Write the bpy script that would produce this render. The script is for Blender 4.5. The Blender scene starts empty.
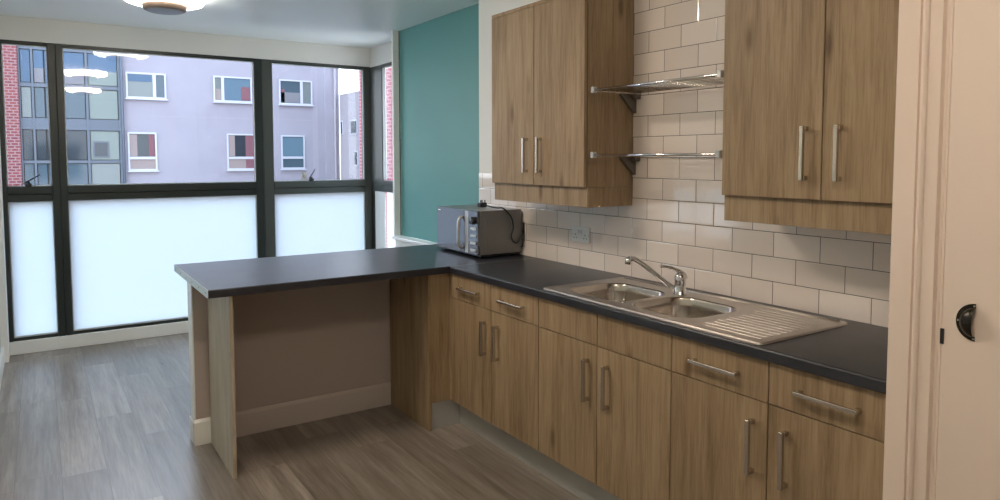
import bpy, bmesh, math, random
from mathutils import Vector, Matrix, Euler
random.seed(7)
S = bpy.context.scene
COL = S.collection

# ------------------------------------------------------------------ camera
CAM = (-2.455, -3.300, 1.502)
yaw, pitch, roll = map(math.radians, (33.501, -3.526, -0.080))
fwd = Vector((math.sin(yaw)*math.cos(pitch), math.cos(yaw)*math.cos(pitch), math.sin(pitch)))
rt = Vector((math.cos(yaw), -math.sin(yaw), 0)); up = rt.cross(fwd)
rt2 = math.cos(roll)*rt + math.sin(roll)*up; up2 = -math.sin(roll)*rt + math.cos(roll)*up
cd = bpy.data.cameras.new('camera'); cam = bpy.data.objects.new('camera', cd); COL.objects.link(cam)
cd.sensor_width = 36; cd.lens = 0.695803*36; cd.shift_y = (200.75-250)/1000; cd.clip_start = .02; cd.clip_end = 300
m = Matrix((rt2, up2, -fwd)).transposed().to_4x4(); m.translation = CAM; cam.matrix_world = m
S.camera = cam

# ------------------------------------------------------------------ world, exposure, room light
w = bpy.data.worlds.new('sky'); S.world = w; w.use_nodes = True
wn = w.node_tree.nodes; wl = w.node_tree.links
bg = wn['Background']
tc = wn.new('ShaderNodeTexCoord'); sx = wn.new('ShaderNodeSeparateXYZ'); cr = wn.new('ShaderNodeValToRGB')
wl.new(tc.outputs['Generated'], sx.inputs[0]); wl.new(sx.outputs['Z'], cr.inputs[0]); wl.new(cr.outputs[0], bg.inputs[0])
cr.color_ramp.elements[0].position = 0.0; cr.color_ramp.elements[0].color = (.86, .91, .97, 1)
cr.color_ramp.elements[1].position = 0.6; cr.color_ramp.elements[1].color = (.58, .76, 1.0, 1)
bg.inputs[1].default_value = 3.7
S.view_settings.view_transform = 'Standard'; S.view_settings.look = 'None'
S.view_settings.exposure = 0.66; S.view_settings.gamma = 1; S.view_settings.use_curve_mapping = False
S.cycles.use_denoising = True; S.cycles.max_bounces = 10; S.cycles.diffuse_bounces = 6; S.cycles.transparent_max_bounces = 16
S.cycles.sample_clamp_indirect = 6
LAMP = 31.0          # strength of the ceiling lamps' diffusers
LAMP_COL = (1.0, .845, .70)

# ------------------------------------------------------------------ material helpers
def mat(name, col, rough=.5, metal=0, spec=.5, **kw):
    m = bpy.data.materials.new(name); m.use_nodes = True
    b = m.node_tree.nodes['Principled BSDF']
    b.inputs['Base Color'].default_value = (*col, 1); b.inputs['Roughness'].default_value = rough
    b.inputs['Metallic'].default_value = metal; b.inputs['Specular IOR Level'].default_value = spec
    for k, v in kw.items(): b.inputs[k.replace('_', ' ')].default_value = v
    return m
class N:
    """tiny node-graph helper"""
    def __init__(s, m): s.m = m; s.t = m.node_tree; s.b = s.t.nodes.get('Principled BSDF')
    def n(s, typ, **kw):
        x = s.t.nodes.new(typ)
        for k, v in kw.items(): setattr(x, k, v)
        return x
    def l(s, a, b): s.t.links.new(a, b)
    def math(s, op, a, b=None, c=None):
        x = s.n('ShaderNodeMath', operation=op)
        for i, v in enumerate((a, b, c)):
            if v is None: continue
            if isinstance(v, (int, float)): x.inputs[i].default_value = v
            else: s.l(v, x.inputs[i])
        return x.outputs[0]
    def ramp(s, fac, stops):
        x = s.n('ShaderNodeValToRGB'); s.l(fac, x.inputs[0]); e = x.color_ramp.elements
        while len(e) < len(stops): e.new(.5)
        for i, (p, c) in enumerate(stops): e[i].position = p; e[i].color = (*c, 1)
        return x.outputs[0]
    def mix(s, fac, a, b, blend='MIX'):
        x = s.n('ShaderNodeMix', data_type='RGBA', blend_type=blend)
        for i, v in ((0, fac), (6, a), (7, b)):
            if isinstance(v, (int, float)): x.inputs[i].default_value = v
            elif isinstance(v, tuple): x.inputs[i].default_value = (*v, 1)
            else: s.l(v, x.inputs[i])
        return x.outputs[2]
    def bump(s, h, strength=.2, dist=.01):
        x = s.n('ShaderNodeBump'); x.inputs['Strength'].default_value = strength; x.inputs['Distance'].default_value = dist
        s.l(h, x.inputs['Height']); s.l(x.outputs[0], s.b.inputs['Normal']); return x
    def pos(s, scale=(1, 1, 1), rnd=0):
        g = s.n('ShaderNodeNewGeometry'); v = g.outputs['Position']
        if rnd:
            o = s.n('ShaderNodeObjectInfo'); k = s.n('ShaderNodeVectorMath', operation='SCALE')
            c = s.n('ShaderNodeCombineXYZ')
            for i in range(3): s.l(o.outputs['Random'], c.inputs[i])
            s.l(c.outputs[0], k.inputs[0]); k.inputs['Scale'].default_value = rnd
            a = s.n('ShaderNodeVectorMath', operation='ADD'); s.l(v, a.inputs[0]); s.l(k.outputs[0], a.inputs[1]); v = a.outputs[0]
        mp = s.n('ShaderNodeMapping'); mp.inputs['Scale'].default_value = scale; s.l(v, mp.inputs[0]); return mp.outputs[0]
    def noise(s, vec, scale=5, detail=4, rough=.5, dist=0):
        x = s.n('ShaderNodeTexNoise'); s.l(vec, x.inputs['Vector']); x.inputs['Scale'].default_value = scale
        x.inputs['Detail'].default_value = detail; x.inputs['Roughness'].default_value = rough; x.inputs['Distortion'].default_value = dist
        return x.outputs['Fac']

def oak(name, dark, mid, light, rough=.48, axis='Z'):
    m = mat(name, mid, rough, spec=.35); g = N(m)
    sc = {'Z': (1, 1, .07), 'Y': (1, .07, 1)}[axis]
    v = g.pos(sc, rnd=13)
    a = g.noise(v, 26, 8, .68, .5); b = g.noise(g.pos({'Z': (1, 1, .035), 'Y': (1, .035, 1)}[axis], rnd=13), 170, 3, .65); c = g.noise(g.pos({'Z': (1, 1, .35), 'Y': (1, .35, 1)}[axis], rnd=13), 3.2, 3, .5, .8)
    col = g.ramp(a, [(.30, dark), (.47, mid), (.68, light)])
    f2 = g.ramp(b, [(.36, (.70, .68, .65)), (.54, (1, 1, 1))])
    col = g.mix(.55, col, f2, 'MULTIPLY')
    f3 = g.ramp(c, [(.30, (.84, .82, .79)), (.60, (1.04, 1.04, 1.03))])
    col = g.mix(.9, col, f3, 'MULTIPLY')
    # knots, elongated along the grain
    kv = g.pos({'Z': (1, 1, .30), 'Y': (1, .3, 1)}[axis], rnd=13)
    vo = g.n('ShaderNodeTexVoronoi'); g.l(kv, vo.inputs['Vector']); vo.inputs['Scale'].default_value = 6.5; vo.inputs['Randomness'].default_value = 1
    k = g.ramp(vo.outputs['Distance'], [(.06, (.36, .28, .21)), (.10, (.70, .64, .58)), (.17, (1, 1, 1))])
    col = g.mix(.75, col, k, 'MULTIPLY')
    g.l(col, g.b.inputs['Base Color']); g.bump(b, .12, .002)
    return m

OAK = oak('oak_laminate', (.215, .145, .083), (.318, .226, .134), (.400, .300, .190))
OAKP = oak('pale_lit_oak_laminate', (.42, .36, .27), (.53, .47, .37), (.60, .54, .44))  # pale oak, lightened further for the window light on the end panel
WORK = mat('slate_worktop', (.022, .022, .026), .36, spec=.7); g = N(WORK)
nn = g.noise(g.pos(), 9, 6, .7); g.l(g.ramp(nn, [(.3, (.009, .010, .015)), (.7, (.026, .028, .038))]), g.b.inputs['Base Color'])
g.bump(g.noise(g.pos(), 160, 2, .6), .25, .001)
WHITE = mat('white_wall_paint', (.86, .87, .84), .75, spec=.2); N(WHITE).bump(N(WHITE).noise(N(WHITE).pos(), 120, 3), .06, .002)
CEIL = mat('ceiling_paint', (.84, .87, .85), .36, spec=.4)
BULK = mat('bulkhead_paint', (.74, .73, .69), .7, spec=.2)
TRIMW = mat('white_gloss_trim', (.86, .86, .82), .35)
DOORP = mat('cream_gloss_paint', (.78, .655, .565), .42, spec=.4); N(DOORP).bump(N(DOORP).noise(N(DOORP).pos((1, 1, .3)), 45, 3), .05, .003)
TEAL = mat('teal_paint', (.125, .325, .315), .5, spec=.35); N(TEAL).bump(N(TEAL).noise(N(TEAL).pos(), 150, 2), .05, .002)
SAGE = mat('pale_sage_paint', (.55, .60, .57), .7, spec=.2)
MAG = mat('magnolia_wall', (.47, .40, .365), .75, spec=.2)
MAGT = mat('magnolia_skirting', (.56, .49, .45), .45, spec=.4)
FRAME = mat('dark_window_frame', (.017, .024, .021), .38, spec=.5)
FRAMEG = mat('grey_window_frame', (.060, .068, .060), .42, spec=.5)
BEAD = mat('glazing_bead', (.50, .53, .52), .4)
STEEL = mat('brushed_steel', (.55, .51, .47), .34, 1); g = N(STEEL)
sn = g.noise(g.pos((4, .2, 4)), 60, 3); g.l(g.math('MULTIPLY_ADD', sn, .10, .29), g.b.inputs['Roughness'])
STEELB = mat('shaded_bowl_steel', (.50, .46, .42), .19, 1)  # deck steel again, smoother, base darkened for the shade inside the bowls
BRKT = mat('dark_bracket_metal', (.16, .14, .12), .4, .6)
CHROME = mat('chrome', (.72, .72, .73), .08, 1)
NICKEL = mat('satin_nickel', (.62, .58, .53), .26, 1)
PLINTH = mat('brushed_plinth', (.50, .50, .48), .38, .35)
ALU = mat('aluminium_strip', (.62, .66, .64), .45, .6)
DARK = mat('dark_void', (.012, .012, .012), .6)
BLACKP = mat('black_plastic', (.010, .010, .011), .35)
BLKGLASS = mat('mirror_black_glass', (.17, .17, .185), .05, .8)
MWBODY = mat('microwave_grey', (.21, .205, .20), .34, .35)
SILVERP = mat('silver_plastic', (.55, .56, .56), .3, .5)
SOCK = mat('socket_metal', (.72, .72, .70), .3, .2)
BRONZE = mat('bronze_cap', (.22, .16, .12), .4, .5)
GREYP = mat('grey_lamp_cap', (.33, .34, .37), .5)

def glass_mat(name, tint, ior=1.45):
    m = bpy.data.materials.new(name); m.use_nodes = True; g = N(m); g.t.nodes.remove(g.b)
    out = g.t.nodes['Material Output']; tr = g.n('ShaderNodeBsdfTransparent'); gl = g.n('ShaderNodeBsdfGlossy'); mx = g.n('ShaderNodeMixShader')
    fr = g.n('ShaderNodeFresnel'); ge = g.n('ShaderNodeNewGeometry')   # same reflectance for both faces of the pane
    g.l(g.math('ADD', g.math('MULTIPLY', ge.outputs['Backfacing'], 1/ior-ior), ior), fr.inputs[0])
    tr.inputs[0].default_value = (*tint, 1); gl.inputs['Roughness'].default_value = .01; gl.inputs[0].default_value = (.8, .8, .8, 1)
    g.l(fr.outputs[0], mx.inputs[0]); g.l(tr.outputs[0], mx.inputs[1]); g.l(gl.outputs[0], mx.inputs[2]); g.l(mx.outputs[0], out.inputs[0])
    return m
GLASS = glass_mat('clear_glass', (.965, .975, .985))
def frost_mat():
    m = bpy.data.materials.new('frosted_film'); m.use_nodes = True; g = N(m); g.t.nodes.remove(g.b)
    out = g.t.nodes['Material Output']; a = g.n('ShaderNodeBsdfTranslucent'); b = g.n('ShaderNodeBsdfDiffuse'); mx = g.n('ShaderNodeMixShader')
    a.inputs[0].default_value = (.60, .665, .665, 1); b.inputs[0].default_value = (.8, .87, .92, 1); mx.inputs[0].default_value = .14
    g.l(a.outputs[0], mx.inputs[1]); g.l(b.outputs[0], mx.inputs[2]); g.l(mx.outputs[0], out.inputs[0]); return m
FROST = frost_mat()
def emit_mat(name, col, s):
    m = bpy.data.materials.new(name); m.use_nodes = True; g = N(m); b = g.b
    b.inputs['Base Color'].default_value = (.9, .9, .88, 1); b.inputs['Emission Color'].default_value = (*col, 1); b.inputs['Emission Strength'].default_value = s; return m
DIFFUSERS = [emit_mat('cool_lamp_diffuser', (1, .94, .86), LAMP*.36), emit_mat('warm_lamp_diffuser', LAMP_COL, LAMP*1.2), emit_mat('warm_lamp_diffuser', LAMP_COL, LAMP*.85)]

# wall tiles: 200 x 100 mm half-bond metro tiles, dark grout
def tile_mat():
    m = mat('glazed_wall_tile', (.66, .58, .52), .10, spec=1.0); g = N(m)
    geo = g.n('ShaderNodeNewGeometry'); s = g.n('ShaderNodeSeparateXYZ'); g.l(geo.outputs['Position'], s.inputs[0])
    y, z = s.outputs['Y'], s.outputs['Z']
    zr = g.math('DIVIDE', g.math('SUBTRACT', z, .903), .1); row = g.math('FLOOR', zr); fz = g.math('SUBTRACT', zr, row)
    odd = g.math('MODULO', row, 2.0)
    yr = g.math('DIVIDE', g.math('SUBTRACT', g.math('ADD', y, 1.39+4.0), g.math('MULTIPLY', odd, .1)), .2); col = g.math('FLOOR', yr); fy = g.math('SUBTRACT', yr, col)
    ey = g.math('MULTIPLY', g.math('MINIMUM', fy, g.math('SUBTRACT', 1.0, fy)), .2)
    ez = g.math('MULTIPLY', g.math('MINIMUM', fz, g.math('SUBTRACT', 1.0, fz)), .1)
    e = g.math('MINIMUM', ey, ez)
    grout = g.math('LESS_THAN', e, .0013)
    cb = g.n('ShaderNodeCombineXYZ'); g.l(row, cb.inputs[0]); g.l(col, cb.inputs[1])
    wn_ = g.n('ShaderNodeTexWhiteNoise', noise_dimensions='3D'); g.l(cb.outputs[0], wn_.inputs['Vector'])
    tint = g.mix(wn_.outputs['Value'], (.78, .695, .64), (.87, .79, .735))
    g.l(g.mix(grout, tint, (.045, .042, .038)), g.b.inputs['Base Color'])
    g.l(g.math('MULTIPLY_ADD', grout, .6, .10), g.b.inputs['Roughness'])
    edge = g.math('MINIMUM', g.math('DIVIDE', e, .006), 1.0)
    g.bump(edge, .5, .0012)
    # every tile sits at its own slight tilt
    bn = [x for x in g.t.nodes if x.bl_idname == 'ShaderNodeBump'][0]
    sub = g.n('ShaderNodeVectorMath', operation='SUBTRACT'); g.l(wn_.outputs['Color'], sub.inputs[0]); sub.inputs[1].default_value = (.5, .5, .5)
    k = g.n('ShaderNodeVectorMath', operation='SCALE'); g.l(sub.outputs[0], k.inputs[0]); k.inputs['Scale'].default_value = .022
    a = g.n('ShaderNodeVectorMath', operation='ADD'); g.l(geo.outputs['Normal'], a.inputs[0]); g.l(k.outputs[0], a.inputs[1])
    nm = g.n('ShaderNodeVectorMath', operation='NORMALIZE'); g.l(a.outputs[0], nm.inputs[0]); g.l(nm.outputs[0], bn.inputs['Normal'])
    return m
TILE = tile_mat()

def floor_mat():
    m = mat('grey_oak_vinyl_planks', (.3, .27, .24), .33, spec=.6); g = N(m)
    geo = g.n('ShaderNodeNewGeometry'); s = g.n('ShaderNodeSeparateXYZ'); g.l(geo.outputs['Position'], s.inputs[0])
    x, y = s.outputs['X'], s.outputs['Y']
    xr = g.math('DIVIDE', g.math('ADD', x, 10.0), .185); pl = g.math('FLOOR', xr); fx = g.math('SUBTRACT', xr, pl)
    c1 = g.n('ShaderNodeTexWhiteNoise', noise_dimensions='1D'); g.l(pl, c1.inputs['W'])
    yr = g.math('DIVIDE', g.math('ADD', g.math('ADD', y, 20.0), g.math('MULTIPLY', c1.outputs['Value'], 1.22)), 1.22); bd = g.math('FLOOR', yr); fy = g.math('SUBTRACT', yr, bd)
    cb = g.n('ShaderNodeCombineXYZ'); g.l(pl, cb.inputs[0]); g.l(bd, cb.inputs[1])
    wn_ = g.n('ShaderNodeTexWhiteNoise', noise_dimensions='3D'); g.l(cb.outputs[0], wn_.inputs['Vector'])
    # per-board offset grain
    k = g.n('ShaderNodeVectorMath', operation='SCALE'); g.l(wn_.outputs['Color'], k.inputs[0]); k.inputs['Scale'].default_value = 9
    ad = g.n('ShaderNodeVectorMath', operation='ADD'); g.l(geo.outputs['Position'], ad.inputs[0]); g.l(k.outputs[0], ad.inputs[1])
    mp = g.n('ShaderNodeMapping'); mp.inputs['Scale'].default_value = (1, .055, 1); g.l(ad.outputs[0], mp.inputs[0])
    a = g.noise(mp.outputs[0], 24, 6, .62, .2); b = g.noise(mp.outputs[0], 85, 3, .6)
    c = g.ramp(a, [(.28, (.145, .120, .098)), (.48, (.230, .199, .171)), (.70, (.325, .290, .258))])
    c = g.mix(.5, c, g.ramp(b, [(.38, (.62, .60, .57)), (.56, (1, 1, 1))]), 'MULTIPLY')
    c = g.mix(.9, c, g.ramp(wn_.outputs['Value'], [(0, (.74, .73, .71)), (1, (1.18, 1.18, 1.18))]), 'MULTIPLY')
    e = g.math('MINIMUM', g.math('MULTIPLY', g.math('MINIMUM', fx, g.math('SUBTRACT', 1.0, fx)), .185), g.math('MULTIPLY', g.math('MINIMUM', fy, g.math('SUBTRACT', 1.0, fy)), 1.22))
    gap = g.math('LESS_THAN', e, .0012)
    g.l(g.mix(g.math('MULTIPLY', gap, .6), c, (.06, .05, .045)), g.b.inputs['Base Color'])
    g.l(g.math('MULTIPLY_ADD', a, .2, .22), g.b.inputs['Roughness'])
    g.bump(g.math('SUBTRACT', b, g.math('MULTIPLY', gap, 1.0)), .12, .002)
    return m
FLOOR = floor_mat()

def brick_mat(name, c1, c2, mortar, axis='XZ'):
    m = mat(name, c1, .85, spec=.15); g = N(m)
    geo = g.n('ShaderNodeNewGeometry'); s = g.n('ShaderNodeSeparateXYZ'); g.l(geo.outputs['Position'], s.inputs[0])
    cb = g.n('ShaderNodeCombineXYZ'); g.l(s.outputs[axis[0]], cb.inputs[0]); g.l(s.outputs['Z'], cb.inputs[1])
    br = g.n('ShaderNodeTexBrick'); g.l(cb.outputs[0], br.inputs['Vector'])
    for k, v in (('Color1', c1), ('Color2', c2), ('Mortar', mortar)): br.inputs[k].default_value = (*v, 1)
    br.inputs['Scale'].default_value = 1; br.inputs['Brick Width'].default_value = .26; br.inputs['Row Height'].default_value = .12; br.inputs['Mortar Size'].default_value = .022
    g.l(br.outputs['Color'], g.b.inputs['Base Color']); return m
BRICK = brick_mat('red_brick', (.19, .045, .045), (.13, .03, .035), (.24, .16, .165))
BRICKY = brick_mat('rose_brick', (.30, .09, .10), (.24, .07, .08), (.34, .22, .23), 'YZ')
RENDER = mat('lilac_render', (.20, .18, .23), .9, spec=.1); g = N(RENDER)
rn = g.noise(g.pos(), .6, 4, .6); g.l(g.ramp(rn, [(.3, (.255, .236, .272)), (.7, (.290, .272, .308))]), g.b.inputs['Base Color'])
RENDER2 = mat('pale_grey_render', (.32, .29, .31), .9, spec=.1)
UPVC = mat('white_upvc', (.40, .40, .44), .5)
CWFRAME = mat('blue_grey_cladding', (.072, .088, .115), .5)
def pane_mat(name, c): return mat(name, c, .08, 0, .4)
PB = pane_mat('sky_reflection_pane', (.03, .075, .14)); PG = pane_mat('grey_blind_pane', (.135, .155, .155)); PD = pane_mat('dark_pane', (.025, .035, .045)); PM = pane_mat('slate_blue_pane', (.05, .078, .10)); PGR = pane_mat('pale_green_pane', (.13, .16, .15)); PS = pane_mat('sky_pane', (.09, .145, .19))  # blue panes: reflected sky put into the base colour
CURT = mat('beige_curtain', (.24, .19, .18), .9); CURTR = mat('red_curtain', (.16, .065, .08), .9); BLIND = mat('grey_blind', (.15, .145, .16), .8)
GROUND = mat('grey_street', (.22, .22, .22), .9)

# ------------------------------------------------------------------ geometry helpers
class MB:
    def __init__(s): s.bm = bmesh.new(); s.smooth = []
    def box(s, x0, x1, y0, y1, z0, z1, bev=0, seg=1):
        vs = bmesh.ops.create_cube(s.bm, size=1)['verts']
        for v in vs:
            v.co = Vector(((x0+x1)/2 + v.co.x*(x1-x0), (y0+y1)/2 + v.co.y*(y1-y0), (z0+z1)/2 + v.co.z*(z1-z0)))
        if bev:
            es = list({e for v in vs for e in v.link_edges})
            bmesh.ops.bevel(s.bm, geom=es, offset=bev, segments=seg, profile=.5, affect='EDGES')
        return s
    def cyl(s, p0, p1, r0, r1=None, seg=20, smooth=True):
        r1 = r0 if r1 is None else r1; p0 = Vector(p0); p1 = Vector(p1); d = p1-p0
        mt = Matrix.Translation((p0+p1)/2) @ d.to_track_quat('Z', 'Y').to_matrix().to_4x4()
        r = bmesh.ops.create_cone(s.bm, cap_ends=True, segments=seg, radius1=r0, radius2=r1, depth=d.length, matrix=mt)
        if smooth:
            for f in {f for v in r['verts'] for f in v.link_faces}:
                if len(f.verts) == 4: f.smooth = True
        return s
    def lathe(s, c, prof, seg=40):
        rings = []
        for r, z in prof:
            rings.append([s.bm.verts.new((c[0]+r*math.cos(2*math.pi*k/seg), c[1]+r*math.sin(2*math.pi*k/seg), c[2]+z)) for k in range(seg)])
        for a, b in zip(rings, rings[1:]):
            for k in range(seg):
                f = s.bm.faces.new((a[k], a[(k+1) % seg], b[(k+1) % seg], b[k])); f.smooth = True
        for rg in (rings[0][::-1], rings[-1]): s.bm.faces.new(rg)
        return s
    def tube(s, pts, r, seg=10):
        pts = [Vector(p) for p in pts]; rad = r if isinstance(r, (list, tuple)) else [r]*len(pts); rings = []
        nrm = None
        for i, p in enumerate(pts):
            t = (pts[min(i+1, len(pts)-1)]-pts[max(i-1, 0)]).normalized()
            if nrm is None: nrm = t.orthogonal().normalized()
            nrm = (nrm - t*nrm.dot(t)).normalized(); bi = t.cross(nrm)
            rings.append([s.bm.verts.new(p + rad[i]*(math.cos(a)*nrm+math.sin(a)*bi)) for a in [2*math.pi*k/seg for k in range(seg)]])
        for a, b in zip(rings, rings[1:]):
            for k in range(seg):
                f = s.bm.faces.new((a[k], a[(k+1) % seg], b[(k+1) % seg], b[k])); f.smooth = True
        s.bm.faces.new(rings[0][::-1]); s.bm.faces.new(rings[-1]); return s
    def prism(s, poly, axis, a0, a1):
        """poly: 2D points in the plane of the other two axes, extruded along axis from a0 to a1"""
        def P(p, a):
            q = list(p); q.insert('XYZ'.index(axis), a); return q
        A = [s.bm.verts.new(P(p, a0)) for p in poly]; B = [s.bm.verts.new(P(p, a1)) for p in poly]; n = len(poly)
        s.bm.faces.new(A); s.bm.faces.new(B[::-1])
        for k in range(n): s.bm.faces.new((A[k], B[k], B[(k+1) % n], A[(k+1) % n]))
        return s
    def build(s, name, material, parent=None, local=False):
        bmesh.ops.recalc_face_normals(s.bm, faces=s.bm.faces)
        if parent is not None and not local:
            o_ = parent; off = Vector((0, 0, 0))
            while o_ is not None: off += o_.location; o_ = o_.parent
            bmesh.ops.translate(s.bm, verts=s.bm.verts, vec=-off)
        me = bpy.data.meshes.new(name); s.bm.to_mesh(me); s.bm.free()
        me.materials.append(material)
        o = bpy.data.objects.new(name, me); COL.objects.link(o); o.parent = parent
        return o
def smooth_path(pts, n=6):
    pts = [Vector(p) for p in pts]; out = []
    P = [pts[0]] + pts + [pts[-1]]
    for i in range(1, len(P)-2):
        for k in range(n):
            t = k/n; a, b, c, d = P[i-1], P[i], P[i+1], P[i+2]
            out.append(.5*((2*b) + (-a+c)*t + (2*a-5*b+4*c-d)*t*t + (-a+3*b-3*c+d)*t**3))
    out.append(pts[-1]); return out
def thing(name, label, cat, loc=(0, 0, 0), group=None, rz=0):
    o = bpy.data.objects.new(name, None); COL.objects.link(o); o.location = loc; o.rotation_euler.z = rz; o.empty_display_size = .1
    o['label'] = label; o['category'] = cat
    if group: o['group'] = group
    return o
def tag(o, label, cat, group=None):
    o['label'] = label; o['category'] = cat
    if group: o['group'] = group
    return o
def struct(o): o['kind'] = 'structure'; return o
def root_struct(name, loc=(0, 0, 0)):
    o = bpy.data.objects.new(name, None); COL.objects.link(o); o.location = loc; o['kind'] = 'structure'; return o
def bx(name, m, *a, parent=None, bev=0, local=False): return MB().box(*a, bev=bev).build(name, m, parent, local)

H = 2.57
# ------------------------------------------------------------------ room shell
struct(bx('floor', FLOOR, -2.95, .30, -5.3, 3.30, -.12, 0))
struct(bx('ceiling', CEIL, -2.95, .30, -5.3, 3.30, H, H+.15))
struct(MB().box(-2.95, .30, 3.125, 3.30, 2.39, H).box(-2.95, .35, 3.15, 3.30, -.0, .10).build('wall_back', BULK))
struct(MB().box(-2.95, -2.735, -5.3, .65, 0, H).box(-2.95, -2.735, 1.75, 3.125, 0, H).box(-2.95, -2.735, .65, 1.75, 0, .72).box(-2.95, -2.735, .65, 1.75, 1.30, H).build('wall_left', SAGE))
struct(bx('wall_front', WHITE, -2.95, .30, -5.45, -5.3, 0, H))
struct(bx('wall_right', WHITE, 0, .13, -5.3, .66, 0, H))
struct(bx('wall_cupboard', DOORP, -.60, 0, -5.3, -2.397, 0, H))
# teal recess on the right, beyond the end of the tiled wall
struct(bx('wall_teal', TEAL, .12, .20, .66, 2.12, .84, H))
struct(bx('wall_sill', WHITE, .06, .20, .66, 2.12, 0, .815))
struct(bx('trim_1', TRIMW, .025, .12, .66, 2.12, .815, .84, bev=.004))
struct(bx('trim_2', TRIMW, .058, .11, 2.122, 2.15, .84, H))
struct(bx('trim_3', FRAMEG, .1105, .119, 2.12, 2.135, .84, H))
struct(bx('wall_pier', WHITE, .202, .40, 2.121, 2.30, 0, H))
struct(MB().box(.28, .45, 2.30, 3.30, 2.385, H).box(.30, .45, 2.30, 3.30, 0, .10).build('wall_side', BULK))
# left reveal beside the window
struct(bx('trim_4', TRIMW, -2.735, -2.69, 2.92, 3.135, 0, 2.39))
struct(bx('baseboard_left', TRIMW, -2.735, -2.715, -5.3, 2.92, 0, .12, bev=.004))
struct(bx('baseboard_back', TRIMW, -2.69, .29, 3.122, 3.15, 0, .10, bev=.003))
# tiles
struct(MB().box(-.006, 0, -2.397, .655, .90, 1.40).box(-.006, 0, -1.62, -.76, 1.40, H).build('trim_5', TILE))
# half wall under the peninsula
struct(bx('wall_peninsula', MAG, -1.815, .06, .556, .655, 0, .870))
struct(bx('trim_6', TRIMW, -1.822, -1.815, .551, .66, .125, .868, bev=.002))
struct(MB().prism([(.541, 0), (.556, 0), (.556, .135), (.550, .135), (.541, .120)], 'X', -1.722, -.71).build('baseboard_peninsula', MAGT))
struct(MB().prism([(.541, 0), (.556, 0), (.556, .135), (.550, .135), (.541, .120)], 'X', -1.828, -1.742)
       .box(-1.828, -1.8225, .541, .672, 0, .125, .003).build('baseboard_end', TRIMW))

# ------------------------------------------------------------------ windows
def window_bay(name, x0, x1, fl, fr, panes_mat=FRAME, upper_only=False):
    """glazed bay in the back wall; fl / fr = frame widths left and right"""
    r = root_struct(name, ((x0+x1)/2, 3.14, .10))
    y0, y1 = 3.135, 3.215
    f = MB().box(x0, x0+fl, y0, y1, .10, 2.39, .004).box(x1-fr, x1, y0, y1, .10, 2.39, .004)
    f.box(x0+fl, x1-fr, y0, y1, 2.375, 2.39).box(x0+fl, x1-fr, y0+.012, y1, 2.362, 2.375)
    f.box(x0+fl, x1-fr, y0-.006, y1, 1.228, 1.288, .004).box(x0+fl, x1-fr, y0+.002, y1, 1.172, 1.227, .004)
    f.box(x0+fl, x1-fr, y0+.01, y1, .10, .125, .003)
    f.build('window_frame', panes_mat, r)
    a, b = x0+fl, x1-fr
    for n_, z0, z1 in (('u', 1.285, 2.362), ('l', .125, 1.172)):
        bd = MB()
        t = .007
        bd.box(a, a+t, 3.150, 3.162, z0, z1).box(b-t, b, 3.150, 3.162, z0, z1).box(a, b, 3.150, 3.162, z0, z0+t*1.5).box(a, b, 3.150, 3.162, z1-t, z1)
        bd.build('glazing_bead', BEAD, r)
        bx('window_pane', GLASS, a, b, 3.165, 3.172, z0, z1, parent=r)
    mb = MB(); vs = [mb.bm.verts.new(p) for p in ((a, 3.163, .125), (b, 3.163, .125), (b, 3.163, 1.172), (a, 3.163, 1.172))]; mb.bm.faces.new(vs)
    mb.build('frosted_film', FROST, r)
    return r
window_bay('window_1', -2.70, -2.32, .040, .052)
window_bay('window_2', -2.32, -.757, .048, .067)
window_bay('window_3', -.757, .30, .090, .085, FRAMEG)
# side window on the return wall, with its wide corner frame
r = root_struct('window_4', (.30, 2.7, .1))
MB().box(.28, .297, 2.86, 3.134, 1.18, 2.385, .003).box(.28, .32, 2.30, 2.86, 2.355, 2.385).box(.278, .36, 2.30, 3.134, 1.245, 1.288, .004)\
    .box(.282, .36, 2.30, 3.134, 1.18, 1.243, .004).build('window_frame', FRAMEG, r)
MB().box(.284, .299, 2.83, 3.06, .10, 1.18, .003).box(.286, .36, 2.30, 2.83, .10, .14).build('lower_frame', TRIMW, r)
bx('corner_post', FRAME, .281, .298, 3.061, 3.134, .10, 1.18, parent=r)
MB().box(.286, .299, 2.80, 2.858, 1.296, 2.355, .002).build('glazing_bead', BEAD, r)
bx('window_pane', GLASS, .31, .316, 2.30, 2.83, .14, 2.355, parent=r)
mb = MB(); mb.bm.faces.new([mb.bm.verts.new(p) for p in ((.309, 2.30, .14), (.309, 2.83, .14), (.309, 2.83, 1.18), (.309, 2.30, 1.18))]); mb.build('frosted_film', FROST, r)

r = root_struct('unseen_window', (-2.80, 1.2, .72))  # unseen window, added low in the left wall for tile glints and cool light
MB().box(-2.86, -2.80, .65, .71, .72, 1.30).box(-2.86, -2.80, 1.69, 1.75, .72, 1.30).box(-2.86, -2.80, .71, 1.69, .72, .78).box(-2.86, -2.80, .71, 1.69, 1.24, 1.30).box(-2.86, -2.80, 1.30-.13, 1.35-.13, .78, 1.24).build('window_frame', FRAME, r)
bx('window_pane', GLASS, -2.84, -2.834, .71, 1.69, .78, 1.24, parent=r)
mb = MB(); mb.bm.faces.new([mb.bm.verts.new(p) for p in ((-2.831, .71, .78), (-2.831, 1.69, .78), (-2.831, 1.69, 1.24), (-2.831, .71, 1.24))]); mb.build('frosted_film', FROST, r)

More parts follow.
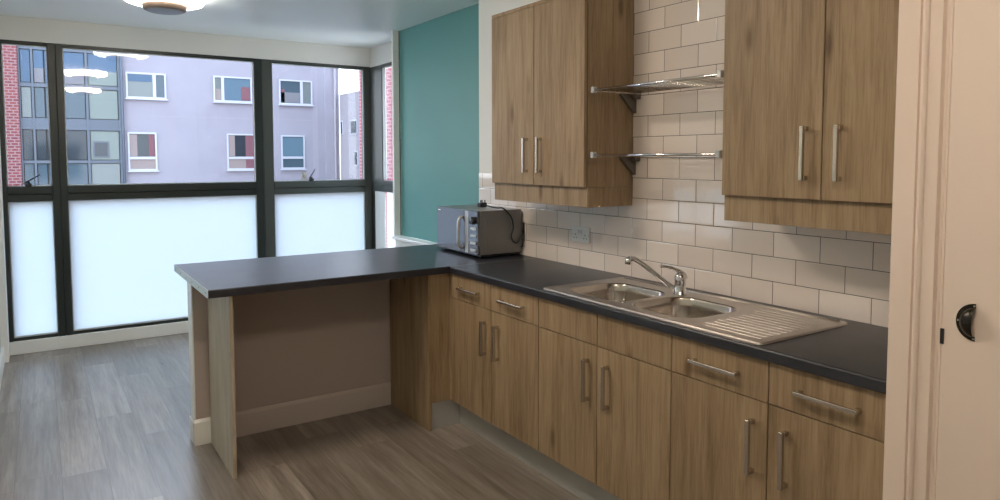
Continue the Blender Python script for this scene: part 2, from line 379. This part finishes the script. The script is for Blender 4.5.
# window levers lying on the transom
def lever(x, y, z, label, dx, dz, L):
    t = thing('window_lever', label, 'window handle', (x, y, z))
    MB().box(x-.014, x+.026, y-.014, y+.012, z, z+.022, .003).box(x-.006, x+.014, y-.012, y+.006, z+.02, z+.036, .003).build('pivot', BLACKP, t)
    d = Vector((dx, 0, dz)).normalized()*L; p = Vector((x-.008, y-.004, z+.034))
    MB().tube([p-d*.18, p, p+d*.6, p+d], [.0065, .0065, .005, .004]).build('arm', FRAME, t)
lever(-2.530, 3.142, 1.289, 'dark metal lever on the transom of the narrow leftmost window', 1, .62, .105)
lever(-.325, 3.142, 1.289, 'thin grey lever tilted upright on the transom of the right-hand window', .5, .75, .09)
t = thing('sticker', 'small square speckled beige sticker at the foot of the right-hand window pane', 'sticker', (-.384, 3.148, 1.30))
STK = mat('speckled_sticker', (.5, .47, .40), .7); gg = N(STK); gg.l(gg.ramp(gg.noise(gg.pos(), 45, 2), [(.35, (.25, .24, .24)), (.6, (.60, .57, .50))]), gg.b.inputs['Base Color'])
bx('paper', STK, -.408, -.358, 3.1618, 3.1645, 1.298, 1.37, parent=t)

# ------------------------------------------------------------------ cupboard door by the camera
PY = -.008
prof = [(-.598, -2.356), (-.620, -2.356), (-.622, -2.358), (-.622, -2.410), (-.612, -2.413), (-.612, -2.416), (-.631, -2.420), (-.632, -2.427), (-.628, -2.432),
        (-.622, -2.434), (-.621, -2.462), (-.610, -2.466), (-.610, -2.472), (-.613, -2.475), (-.613, -2.480), (-.605, -2.482), (-.598, -2.482)]
prof = [(x, y+PY) for x, y in prof]
struct(MB().prism(prof, 'Z', 0, 2.2).build('trim_7', DOORP))
struct(MB().prism([(x, -5.0-(y+2.356)) for x, y in prof], 'Z', 0, 2.2).build('trim_8', DOORP))
struct(bx('trim_9', DOORP, -.622, -.60, -5.0, -2.356, 2.2, 2.28, bev=.003))
dr = root_struct('door_1', (-.605, -2.505, .01))
bx('door_leaf', DOORP, -.620, -.602, -4.85, -2.492, .01, 2.195, parent=dr, bev=.002)
bx('latch', BLACKP, -.6235, -.6195, -2.4985, -2.4905, 1.045, 1.083, parent=dr)
# cup pull: quarter dome opening towards -Y
BRZ = mat('antique_bronze', (.045, .04, .032), .22, .85)
mb = MB(); cy, cz, Rr = -2.566, 1.111, .042
nu, nv = 20, 10; grid = []
for i in range(nu+1):
    a = math.pi*i/nu      # around the half circle, from top to bottom, bulging towards +Y
    row = []
    for j in range(nv+1):
        b = (math.pi/2)*j/nv
        rr = math.cos(b); dep = math.sin(b)*.026
        row.append(mb.bm.verts.new((-.6205-dep, cy + math.sin(a)*rr*.034, cz + math.cos(a)*rr*(Rr-.004))))
    grid.append(row)
for i in range(nu):
    for j in range(nv):
        try:
            f = mb.bm.faces.new((grid[i][j], grid[i+1][j], grid[i+1][j+1], grid[i][j+1])); f.smooth = True
        except ValueError: pass
bmesh.ops.remove_doubles(mb.bm, verts=mb.bm.verts, dist=1e-5)
bmesh.ops.solidify(mb.bm, geom=mb.bm.faces[:], thickness=.0015)
# flange
fl = [(cy-.004, cz+Rr+.004)] + [(cy+math.sin(math.pi*i/24)*.042, cz+math.cos(math.pi*i/24)*(Rr+.003)) for i in range(25)] + [(cy-.004, cz-Rr-.004)]
inn = [(cy+math.sin(math.pi*i/24)*.032, cz+math.cos(math.pi*i/24)*(Rr-.008)) for i in range(25)]
A = [mb.bm.verts.new((-.6225, p[0], p[1])) for p in fl[1:-1]]; B = [mb.bm.verts.new((-.6225, p[0], p[1])) for p in inn]
A2 = [mb.bm.verts.new((-.6200, p[0], p[1])) for p in fl[1:-1]]
for k in range(24):
    mb.bm.faces.new((A[k], A[k+1], B[k+1], B[k])); mb.bm.faces.new((A[k], A2[k], A2[k+1], A[k+1]))
mb.build('door_handle', BRZ, dr)
sc = MB()
for yy, zz in ((cy+.003, cz+Rr-.003), (cy+.003, cz-Rr+.003), (cy+.037, cz)): sc.cyl((-.622, yy, zz), (-.6245, yy, zz), .0035, .002, 10)
sc.build('screw', NICKEL, dr)

# ------------------------------------------------------------------ base cabinets
W = .4
def vhandle(x, y, z0, z1, parent):           # bar handle, vertical
    s = .0068
    return MB().box(x-s, x+s, y-s, y+s, z0, z1, .0015).box(x+s, x+.030, y-s, y+s, z0+.001, z0+.016, .001).box(x+s, x+.030, y-s, y+s, z1-.016, z1-.001, .001).build('handle', NICKEL, parent)
def hhandle(x, y0, y1, z, parent):
    s = .006
    return MB().box(x-s, x+s, y0, y1, z-s, z+s, .0015).box(x+s, x+.030, y0+.004, y0+.016, z-s, z+s, .001).box(x+s, x+.030, y1-.016, y1-.004, z-s, z+s, .001).build('handle', NICKEL, parent)
def base_unit(y, label, drawers):
    y0 = y-.8
    t = thing('base_cabinet', label, 'cabinet', (-.3, y-.4, .15), 'oak base cabinets under the worktop')
    MB().box(-.562, -.02, y0+.0005, y0+.018, .15, .868).box(-.562, -.02, y-.018, y-.0005, .15, .868).box(-.562, -.02, y0+.018, y-.018, .15, .168)\
        .box(-.03, -.02, y0+.018, y-.018, .168, .868).box(-.562, -.48, y0+.018, y-.018, .72, .736).build('carcass', OAK, t)
    MB().box(-.5628, -.5622, y0+.001, y-.001, .152, .866).build('gap_shade_sheet', DARK, t)  # thin black sheet behind the fronts stands in for shade in the gaps
    g_ = .0026
    for k in range(2):
        ya, yb = y-(k+1)*W+g_, y-k*W-g_
        ym = y-k*W-W/2
        d = bx('drawer' if drawers else 'false_drawer', OAK, -.582, -.5635, ya, yb, .7365, .868, parent=t, bev=.0006)
        if drawers: hhandle(-.610, ym-.098, ym+.098, .803, d)
        d = bx('door', OAK, -.582, -.5635, ya, yb, .152, .7325, parent=t, bev=.0006)
        hy = (y-W+.053) if k == 0 else (y-W-.067)
        vhandle(-.610, hy, .493, .672, d)
    return t
base_unit(.014, 'two-door two-drawer oak base cabinet in the corner beside the peninsula, below the microwave', True)
base_unit(.014-.8, 'oak base cabinet directly under the sink with plain handleless upper fronts', False)
base_unit(.014-1.6, 'two-door two-drawer oak base cabinet nearest the cream door', True)
# corner return: side panel, filler, plinth
t = thing('corner_end_panel', 'tall oak side panel with narrow filler closing the cabinet corner under the peninsula', 'panel', (-.70, .3, 0))
bx('side_panel', OAK, -.714, -.696, .038, .540, 0, .871, parent=t, bev=.001)
bx('filler', OAK, -.6955, -.583, .042, .060, .152, .871, parent=t)
bx('corner_strip', OAK, -.5825, -.564, .0145, .060, .152, .871, parent=t)
t = thing('plinth', 'brushed metal kickboard along the floor below the oak base cabinets', 'kickboard', (-.51, -1.2, 0))
bx('plinth_board', PLINTH, -.512, -.500, -2.39, .052, 0, .1495, parent=t)
bx('return_board', PLINTH, -.6955, -.5125, .052, .064, 0, .1495, parent=t)
tag(bx('end_panel', OAKP, -1.746, -1.728, .038, .5405, 0, .871, bev=.001), 'window-lit pale oak upright panel standing on the floor under the free end of the peninsula', 'panel')

# ------------------------------------------------------------------ worktops
HX0, HX1, HY0, HY1 = -.548, -.125, -1.635, -.845   # cut-out for the sink
t = thing('worktop', 'long dark slate worktop over the oak base cabinets, with the sink set in', 'worktop', (-.3, -1.2, .872))
p = []
for k in range(7):
    a = math.pi/2*k/6; p.append((-.593-.007*math.cos(math.pi/2-a) if False else -.592-.008*math.cos(a), .902+.008*math.sin(a)))
q = []
for k in range(5):
    a = math.pi/2*k/4; q.append((-.595-.005*math.sin(a), .877-.005*math.cos(a)))
poly = [(-.575, .872)] + q + p + [(-.575, .91)]
mb = MB().prism(poly, 'Y', -2.392, -.0015)
mb.box(-.575, HX0, -2.392, -.0015, .872, .91).box(HX1, -.0065, -2.392, -.0015, .872, .91).box(HX0, HX1, HY1, -.0015, .872, .91).box(HX0, HX1, -2.392, HY0, .872, .91)
mb.build('worktop_board', WORK, t)
bx('joint_strip', ALU, -.597, -.0065, -.0014, .0004, .8725, .9106, parent=t)
t = thing('peninsula_worktop', 'dark slate peninsula worktop reaching out towards the windows, microwave on its inner end', 'worktop', (-1.0, .46, .872))
MB().prism([(.0006, .8725), (.0006, .9045), (.002, .9085), (.006, .91), (.918, .91), (.922, .9085), (.924, .905), (.924, .8725)], 'X', -1.841, -.0065).build('worktop_board', WORK, t)
es = bx('end_strip', ALU, -1.844, -1.8412, .001, .924, .872, .9105, parent=t, bev=.0006)
for k in range(6):
    yy = .05+k*.165
    MB().cyl((-1.8439, yy, .891), (-1.8452, yy, .891), .004, .003, 10).build('screw', DARK, es)

# ------------------------------------------------------------------ sink and tap
def rrect(cx, cy, hx, hy, r, n=8):
    P = []
    for sx_, sy_, a0 in ((1, 1, 0), (-1, 1, 90), (-1, -1, 180), (1, -1, 270)):
        for k in range(n+1):
            a = math.radians(a0+90*k/n); P.append((cx+sx_*(hx-r)+r*math.cos(a), cy+sy_*(hy-r)+r*math.sin(a)))
    return P
SX0, SX1, SY0, SY1 = -.578, -.072, -1.952, -.803
zt = .9165
t = thing('kitchen_sink', 'stainless steel double bowl sink with ribbed drainer set into the dark worktop', 'sink', (-.33, -1.38, .91))
bowls = [((-.358, -1.062), .165, .178), ((-.358, -1.440), .165, .168)]
mb = MB()
def loop(pts, z): return [mb.bm.verts.new((x, y, z)) for x, y in pts]
outer = rrect((SX0+SX1)/2, (SY0+SY1)/2, (SX1-SX0)/2-.006, (SY1-SY0)/2-.006, .018)
edges = []; vo_ = loop(outer, zt)
for k in range(len(vo_)): edges.append(mb.bm.edges.new((vo_[k], vo_[(k+1) % len(vo_)])))
brs = []
for (c, hx, hy) in bowls:
    v = loop(rrect(c[0], c[1], hx, hy, .085), zt)
    for k in range(len(v)): edges.append(mb.bm.edges.new((v[k], v[(k+1) % len(v)])))
    brs.append(v)
bmesh.ops.triangle_fill(mb.bm, use_beauty=True, edges=edges)
inb = [f for f in mb.bm.faces if any(len([1 for v in f.verts if v in set(b)]) == 3 for b in brs)]
bmesh.ops.delete(mb.bm, geom=inb, context='FACES_ONLY')
# rolled outer edge
prev = vo_
for dx, z in ((.003, zt+.0012), (.006, zt-.001), (.0065, .9103)):
    cur = loop(rrect((SX0+SX1)/2, (SY0+SY1)/2, (SX1-SX0)/2-.006+dx, (SY1-SY0)/2-.006+dx, .018+dx), z)
    for k in range(len(cur)):
        f = mb.bm.faces.new((prev[k], prev[(k+1) % len(cur)], cur[(k+1) % len(cur)], cur[k])); f.smooth = True
    prev = cur
mb.build('deck', STEEL, t)
for i, (c, hx, hy) in enumerate(bowls):
    mb = MB(); prev = None
    rows = [(0, zt-.0001, .085), (.004, zt-.0025, .083), (.007, zt-.008, .08), (.012, .88, .076), (.018, .80, .07), (.028, .785, .062), (.045, .774, .05), (.075, .770, .04), (.12, .768, .02)]
    for ins, z, r in rows:
        cur = loop(rrect(c[0], c[1], hx-ins, hy-ins, r), z)
        if prev:
            for k in range(len(cur)):
                f = mb.bm.faces.new((prev[k], prev[(k+1) % len(cur)], cur[(k+1) % len(cur)], cur[k])); f.smooth = True
        prev = cur
    mb.bm.faces.new(prev)
    b = mb.build('bowl', STEELB, t)
    MB().lathe((c[0], c[1], .7682), [(.042, 0), (.040, .003), (.030, .0035), (.028, .001), (.010, .001), (.006, .006), (.001, .006)], 28).build('strainer', CHROME, b)
# drainer: recessed look from raised ribs running along the run
mb = MB()
for k in range(12):
    x = -.525+k*.034
    ya = -1.915 - 0*k; yb = -1.675+ (.012 if k % 2 else 0)
    if k > 9: yb = -1.64
    n = 6; hw = .0042
    prof_ = [(x+hw*math.cos(math.pi*j/n), zt-.0002+.0016*math.sin(math.pi*j/n)) for j in range(n+1)]
    mb.prism(prof_, 'Y', ya, yb)
mb.build('drainer_ribs', STEEL, t)
mb = MB()
mb.tube([(-.094, SY1-.03, zt), (-.094, SY0+.03, zt)], .006, 10)
mb.build('rear_ridge', STEEL, t)
MB().lathe((-.50, -1.252, zt), [(.011, 0), (.011, .0015), (.008, .003), (.001, .003)], 18).build('tap_hole_cover', CHROME, t)

tx, ty = -.180, -1.262
t = thing('mixer_tap', 'chrome single lever mixer tap rising behind the two sink bowls', 'tap', (tx, ty, zt))
MB().lathe((tx, ty, zt), [(.029, 0), (.029, .004), (.0245, .008), (.0235, .045), (.0245, .062), (.024, .078), (.018, .089), (.008, .095), (.001, .096)], 28).build('tap_body', CHROME, t)
MB().tube(smooth_path([(tx-.005, ty+.01, .930), (tx-.028, ty+.045, .957), (tx-.075, ty+.095, 1.012), (tx-.115, ty+.130, 1.052), (tx-.135, ty+.148, 1.064), (tx-.152, ty+.160, 1.062)], 6),
          .0115, 14).build('spout', CHROME, t)
MB().cyl((tx-.150, ty+.158, 1.067), (tx-.154, ty+.161, 1.040), .0135, .0135, 18).build('aerator', CHROME, t)
MB().tube(smooth_path([(tx+.020, ty-.012, .985), (tx+.012, ty-.006, 1.006), (tx-.016, ty+.006, 1.022), (tx-.050, ty+.022, 1.036), (tx-.080, ty+.040, 1.040)], 5),
          [.010]*5+[.010]*5+[.0085]*5+[.006]*5+[.005], 12).build('lever', CHROME, t)

# ------------------------------------------------------------------ wall cabinets
def wall_unit(y, label):
    t = thing('wall_cabinet', label, 'cabinet', (-.15, y-.4, 1.36), 'oak wall cabinets')
    y0 = y-.8
    bx('carcass', OAK, -.300, -.0065, y0, y, 1.362, 2.275, parent=t, bev=.0008)
    bx('gap_shade_sheet', DARK, -.3008, -.3002, y0+.001, y-.001, 1.364, 2.273, parent=t)  # dark sheet paints the shade between the doors
    for k in range(2):
        ya, yb = y-(k+1)*W+.0023, y-k*W-.0023
        d = bx('door', OAK, -.320, -.3015, ya, yb, 1.362, 2.274, parent=t, bev=.0012)
        hy = (y-W+.055) if k == 0 else (y-W-.064)
        vhandle(-.348, hy, 1.425, 1.606, d)
    MB().box(-.300, -.282, y0, y, 1.266, 1.3605, .001).box(-.2815, -.0065, y0, y0+.018, 1.266, 1.3605).box(-.2815, -.0065, y-.018, y, 1.266, 1.3605).build('pelmet', OAK, t)
    MB().box(-.318, -.0065, y0, y, 2.276, 2.294, .001).build('top_strip', OAK, t)
    return t
wall_unit(.010, 'oak double-door wall cabinet left of the wire shelves, above the microwave')
wall_unit(-1.580, 'oak double-door wall cabinet right of the wire shelves, nearest the cream door')

# ------------------------------------------------------------------ metal shelves between them
def rack(z, label):
    t = thing('wall_shelf', label, 'shelf', (-.15, -1.19, z), 'metal rail shelves between the wall cabinets')
    ya, yb = -1.540, -.836
    xs = [-.297, -.252, -.208, -.164, -.120, -.076, -.032]
    for i, x in enumerate(xs):
        if i == 0: MB().cyl((x, ya, z), (x, yb, z), .0065, seg=14).build('front_rail', CHROME, t)
        else: MB().cyl((x, ya+.004, z-.001), (x, yb-.004, z-.001), .0027, seg=10).build('rail', NICKEL, t)
    for y in (-.844, -1.532): MB().box(-.290, -.020, y-.003, y+.003, z-.008, z-.003).build('cross_bar', NICKEL, t)
    for y, s in ((yb+.006, 1), (ya-.010, -1)):
        MB().box(-.309, -.285, y-.010, y+.010, z-.013, z+.015, .002).build('end_cap', SILVERP, t)
    for y in (-.804, -1.566):
        b = MB().prism([(-.112, z-.006), (-.007, z-.006), (-.007, z-.096), (-.018, z-.096)], 'Y', y-.008, y+.008).build('bracket', BRKT, t)
        MB().box(-.040, -.0065, y-.040 if y > -1 else y+.009, y-.009 if y > -1 else y+.040, z-.030, z+.010, .004).build('wall_mount', BRKT, b)
    return t
rack(1.815, 'upper chrome rail shelf on brackets between the two oak wall cabinets')
rack(1.514, 'lower chrome rail shelf on brackets between the two oak wall cabinets')

# ------------------------------------------------------------------ socket
t = thing('wall_socket', 'silver double plug socket on the tiled wall right of the microwave', 'socket', (-.008, -.403, 1.085))
bx('faceplate', SOCK, -.0145, -.0062, -.477, -.328, 1.043, 1.128, parent=t, bev=.002)
for s in (-1, 1):
    yc = -.4025+s*.040
    for (dy, dz, hw, hh) in ((0, .004, .002, .0045), (-.011, -.014, .0042, .002), (.011, -.014, .0042, .002)):
        MB().box(-.0152, -.0144, yc+dy-hw, yc+dy+hw, 1.080+dz-hh, 1.080+dz+hh).build('pin_slot', DARK, t)
    ys = -.4025+s*.011
    MB().box(-.0185, -.0146, ys-.0055, ys+.0055, 1.090, 1.112, .0012).build('switch', SILVERP, t)
for yy in (-.470, -.335): MB().cyl((-.0145, yy, 1.085), (-.0155, yy, 1.085), .0025, seg=10).build('screw', CHROME, t)

# ------------------------------------------------------------------ microwave (local frame: x = depth away from its front, y = width, z up)
MW = Vector((-.322, .147, .9105))
t = thing('microwave', 'silver and black microwave oven with mirror door standing on the worktop corner', 'microwave', MW, rz=math.radians(-1.6))
wd, dp, z0, z1 = .525, .298, .020, .281
L_ = dict(local=True)
MB().box(.012, dp, 0, wd, z0, z1, .004, 2).prism([(.075, .065), (.255, .065), (.235, .095), (.095, .095)], 'Y', -.004, 0).build('body', MWBODY, t, local=True)
side = MB()   # pressed panel in the side
A = [(.060, .055), (.262, .055), (.262, .070), (.060, .070)]
side.prism([(.055, .050), (.265, .050), (.245, .075), (.085, .075), (.085, .210), (.055, .235)], 'Y', -.003, .001)
side.build('side_pressing', MWBODY, t, local=True)
bx('base_tray', BLACKP, .020, dp-.01, .010, wd-.010, .008, .020, parent=t, local=True)
for fx, fy in ((.04, .04), (.04, wd-.04), (dp-.04, .04), (dp-.04, wd-.04)): MB().cyl((fx, fy, 0), (fx, fy, .009), .014, seg=14).build('foot', BLACKP, t, local=True)
dr_ = bx('door', BLKGLASS, -.008, .012, .165, wd, z0, z1-.001, parent=t, bev=.002, local=True)
MB().box(-.0088, -.0078, wd-.050, wd-.022, .258, .263).build('badge', WHITE, dr_, local=True)
MB().tube(smooth_path([(-.008, .185, .235), (-.026, .186, .228), (-.036, .187, .200), (-.036, .187, .140), (-.036, .187, .080), (-.026, .186, .055), (-.008, .185, .048)], 5), .0085, 12).build('handle', SILVERP, dr_, local=True)
cp = bx('control_panel', BLKGLASS, -.008, .012, .002, .163, z0, z1-.001, parent=t, bev=.002, local=True)
bx('trim_band', SILVERP, -.0092, -.0078, .112, .150, z0+.004, z1-.006, parent=cp, local=True)
MB().cyl((-.008, .050, .222), (-.028, .050, .222), .024, .021, 26).build('knob', BLACKP, cp, local=True)
MB().box(-.031, -.027, .047, .053, .222, .244).build('knob_pointer', SILVERP, cp, local=True)
for k in range(4): MB().box(-.0135, -.0080, .018, .082, .166-k*.043, .182-k*.043, .002).build('button', SILVERP, cp, local=True)
# power lead: plug lying on the top, cable over the side and down behind
ctop = .283
cord = [(.165, .230, ctop+.014), (.175, .195, ctop+.012), (.170, .13, ctop+.008), (.165, .05, ctop+.008), (.168, .012, ctop+.010), (.188, -.008, ctop-.010), (.222, -.014, .225), (.230, -.015, .170), (.216, -.015, .125),
        (.232, -.015, .090), (.262, -.014, .083), (.295, -.012, .130), (.312, -.005, .200), (.316, -.002, .160), (.308, -.012, .100), (.296, -.016, .060), (.303, .01, .05)]
pc = MB().tube(smooth_path(cord, 6), .0048, 8).build('power_cord', BLACKP, t, local=True)
MB().box(.140, .190, .222, .262, ctop, ctop+.030, .006, 2).build('plug', BLACKP, pc, local=True)
for (px, py) in ((.165, .243), (.150, .234), (.180, .234)):
    MB().box(px-.002, px+.002, py-.004, py+.004, ctop+.029, ctop+.046).build('plug_pin', BLACKP, pc, local=True)

# ------------------------------------------------------------------ ceiling lamps
def lamp(x, y, label, dm):
    t = thing('ceiling_light', label, 'ceiling light', (x, y, H))
    MB().lathe((x, y, H-.012), [(.235, 0), (.235, .0119)], 48).build('back_plate', WHITE, t)
    MB().lathe((x, y, H-.070), [(.12, 0), (.20, .003), (.230, .012), (.243, .030), (.243, .0575)], 56).build('diffuser', DIFFUSERS[dm], t)
    c = MB().lathe((x, y, H-.112), [(.112, 0), (.125, .006), (.136, .030), (.136, .046)], 48).build('center_cap', BRONZE, t)
    MB().lathe((x, y, H-.115), [(.001, 0), (.105, 0), (.110, .003)], 48).build('cap_face', GREYP, c)
    return t
lamp(-1.735, 1.74, 'round glowing ceiling light with bronze centre cap near the windows', 0)
lamp(-1.95, -.30, 'round glowing ceiling light in the middle of the room', 1)
lamp(-1.85, -2.75, 'round glowing ceiling light close above the camera end of the room', 2)

# ------------------------------------------------------------------ outside
GZ = -7.0
struct(bx('ground', GROUND, -60, 80, 4.5, 80, GZ-.3, GZ))
def fac_window(t, x0, x1, z0, z1, split, kind, y=32.0, curt=None, glass=PG):
    """upvc window in the lilac facade, split = x of a mullion or z of a transom"""
    f = MB(); fw = .075
    f.box(x0, x1, y-.06, y+.02, z0, z0+fw).box(x0, x1, y-.06, y+.02, z1-fw, z1).box(x0, x0+fw, y-.06, y+.02, z0+fw, z1-fw).box(x1-fw, x1, y-.06, y+.02, z0+fw, z1-fw)
    if kind == 'v': f.box(split-fw*.9, split+fw*.9, y-.06, y+.02, z0+fw, z1-fw)
    else: f.box(x0+fw, x1-fw, y-.06, y+.02, split-fw*.8, split+fw*.8)
    f.box(x0-.04, x1+.06, y-.14, y, z0-.06, z0)
    w_ = f.build('window', UPVC, t)
    cells = [((x0+fw, split-fw*.9, z0+fw, z1-fw), glass[0]), ((split+fw*.9, x1-fw, z0+fw, z1-fw), glass[1])] if kind == 'v' else \
            [((x0+fw, x1-fw, z0+fw, split-fw*.8), glass[0]), ((x0+fw, x1-fw, split+fw*.8, z1-fw), glass[1])]
    for (a, b, c, d), gm in cells: bx('pane', gm, a, b, y-.02, y-.005, c, d, parent=w_)
    for (a, b, c, d, cm) in (curt or []):
        MB().box(a, b, y-.03, y-.021, c, d).build('curtain', cm, w_)
t = thing('apartment_block', 'lilac rendered apartment block with white framed windows across the street', 'building', (5.7, 34, GZ))
bx('facade', RENDER, .79, 10.8, 32, 40, GZ, 13, parent=t)
fac_window(t, .90, 2.54, 4.20, 5.36, 2.05, 'v', glass=(PG, PM), curt=[(.99, 1.95, 4.95, 5.26, PB)])  # blue strip takes the sky-reflection pane colour, not cloth
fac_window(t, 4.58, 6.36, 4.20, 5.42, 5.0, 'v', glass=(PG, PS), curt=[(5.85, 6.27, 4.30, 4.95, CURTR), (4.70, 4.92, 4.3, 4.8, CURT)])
fac_window(t, 7.67, 9.36, 4.20, 5.44, 8.80, 'v', glass=(PM, PG), curt=[(7.76, 8.72, 4.30, 4.80, BLIND), (7.76, 7.95, 4.3, 4.95, CURTR)])
fac_window(t, .90, 2.08, .95, 2.68, 1.52, 'h', glass=(CURT, PD), curt=[(.99, 1.28, 1.6, 2.58, CURT), (1.75, 1.99, 1.6, 2.58, CURTR)])
fac_window(t, 5.13, 6.46, .94, 2.69, 1.52, 'h', glass=(CURT, PD), curt=[(5.22, 5.50, 1.6, 2.6, CURT), (6.0, 6.37, 1.02, 2.6, CURTR)])
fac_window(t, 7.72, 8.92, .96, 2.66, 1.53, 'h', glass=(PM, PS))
for x in (10.55,): MB().cyl((x, 31.93, GZ), (x, 31.93, 13), .06, seg=12).build('downpipe', RENDER2, t)
MB().box(.83, 10.8, 31.993, 32.0, 3.42, 3.44).build('render_joint', RENDER2, t)
t = thing('side_wing', 'lower pale grey wing at right angles to the lilac apartment block', 'building', (12, 28, GZ))
bx('facade', RENDER2, 10.82, 15, 22.0, 31.99, GZ, 4.82, parent=t)
for (ya, yb, za, zb) in ((31.5, 31.75, 2.7, 3.45), (29.55, 30.4, 2.68, 3.42), (29.5, 29.95, 1.1, 1.87)):
    w_ = bx('window', UPVC, 10.77, 10.84, ya, yb, za, zb, parent=t)
    bx('pane', PD, 10.755, 10.769, ya+.07, yb-.07, za+.07, zb-.07, parent=w_)
t = thing('glazed_stair_tower', 'blue grey curtain walled block beside the red brick wall', 'building', (-1, 34, GZ))
cw = MB()
cw.box(-3.0, .78, 32.0, 38, GZ, 13)
cw.build('core', DARK, t)
fr_ = MB()
for (a, b) in ((-3.04, -2.98), (-2.60, -2.52), (-1.75, -1.50), (-.66, -.56), (.58, .78)): fr_.box(a, b, 31.86, 32.0, GZ, 13)
for (c, d) in ((7.05, 7.2), (6.05, 6.25), (4.50, 4.66), (2.72, 3.20), (1.30, 1.42), (-.45, .25)): fr_.box(-3.0, .78, 31.88, 32.0, c, d)
fr_.build('cladding_grid', CWFRAME, t)
cols = [(-2.98, -2.60), (-2.52, -2.13), (-2.13, -1.75), (-1.50, -.66), (-.56, .58)]
rows = [(6.25, 7.05), (4.66, 6.05), (3.20, 4.50), (1.42, 2.72), (.25, 1.30)]
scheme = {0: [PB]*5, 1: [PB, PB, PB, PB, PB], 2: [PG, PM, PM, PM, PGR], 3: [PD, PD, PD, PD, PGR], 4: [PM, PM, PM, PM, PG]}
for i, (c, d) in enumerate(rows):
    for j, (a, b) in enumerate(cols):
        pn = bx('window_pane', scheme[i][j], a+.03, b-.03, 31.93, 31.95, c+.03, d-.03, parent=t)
        if i == 1 and j in (1, 3, 4): bx('blind', BLIND if j != 4 else PGR, a+.03, b-.03, 31.92, 31.929, c+.03, c+.62, parent=pn)
bx('opening_sash', CWFRAME, -.45, .15, 31.88, 31.92, 1.55, 2.25, parent=t); bx('opening_glass', PD, -.39, .09, 31.868, 31.879, 1.61, 2.19, parent=t)
MB().cyl((.72, 31.79, GZ), (.72, 31.79, 13), .05, seg=10).build('downpipe', CWFRAME, t)
tag(bx('brick_building', BRICK, -14, -3.05, 31.7, 40, GZ, 13), 'red brick wall at the far left beyond the windows', 'building')
t = thing('brick_building', 'rose red brick building seen at the right edge through the corner window', 'building', (9, 14, GZ))
MB().prism([(7.03, 20.0), (9.4, 21.9), (18, 21.9), (18, 2), (14, 2)], 'Z', GZ, 12).build('facade', BRICKY, t)
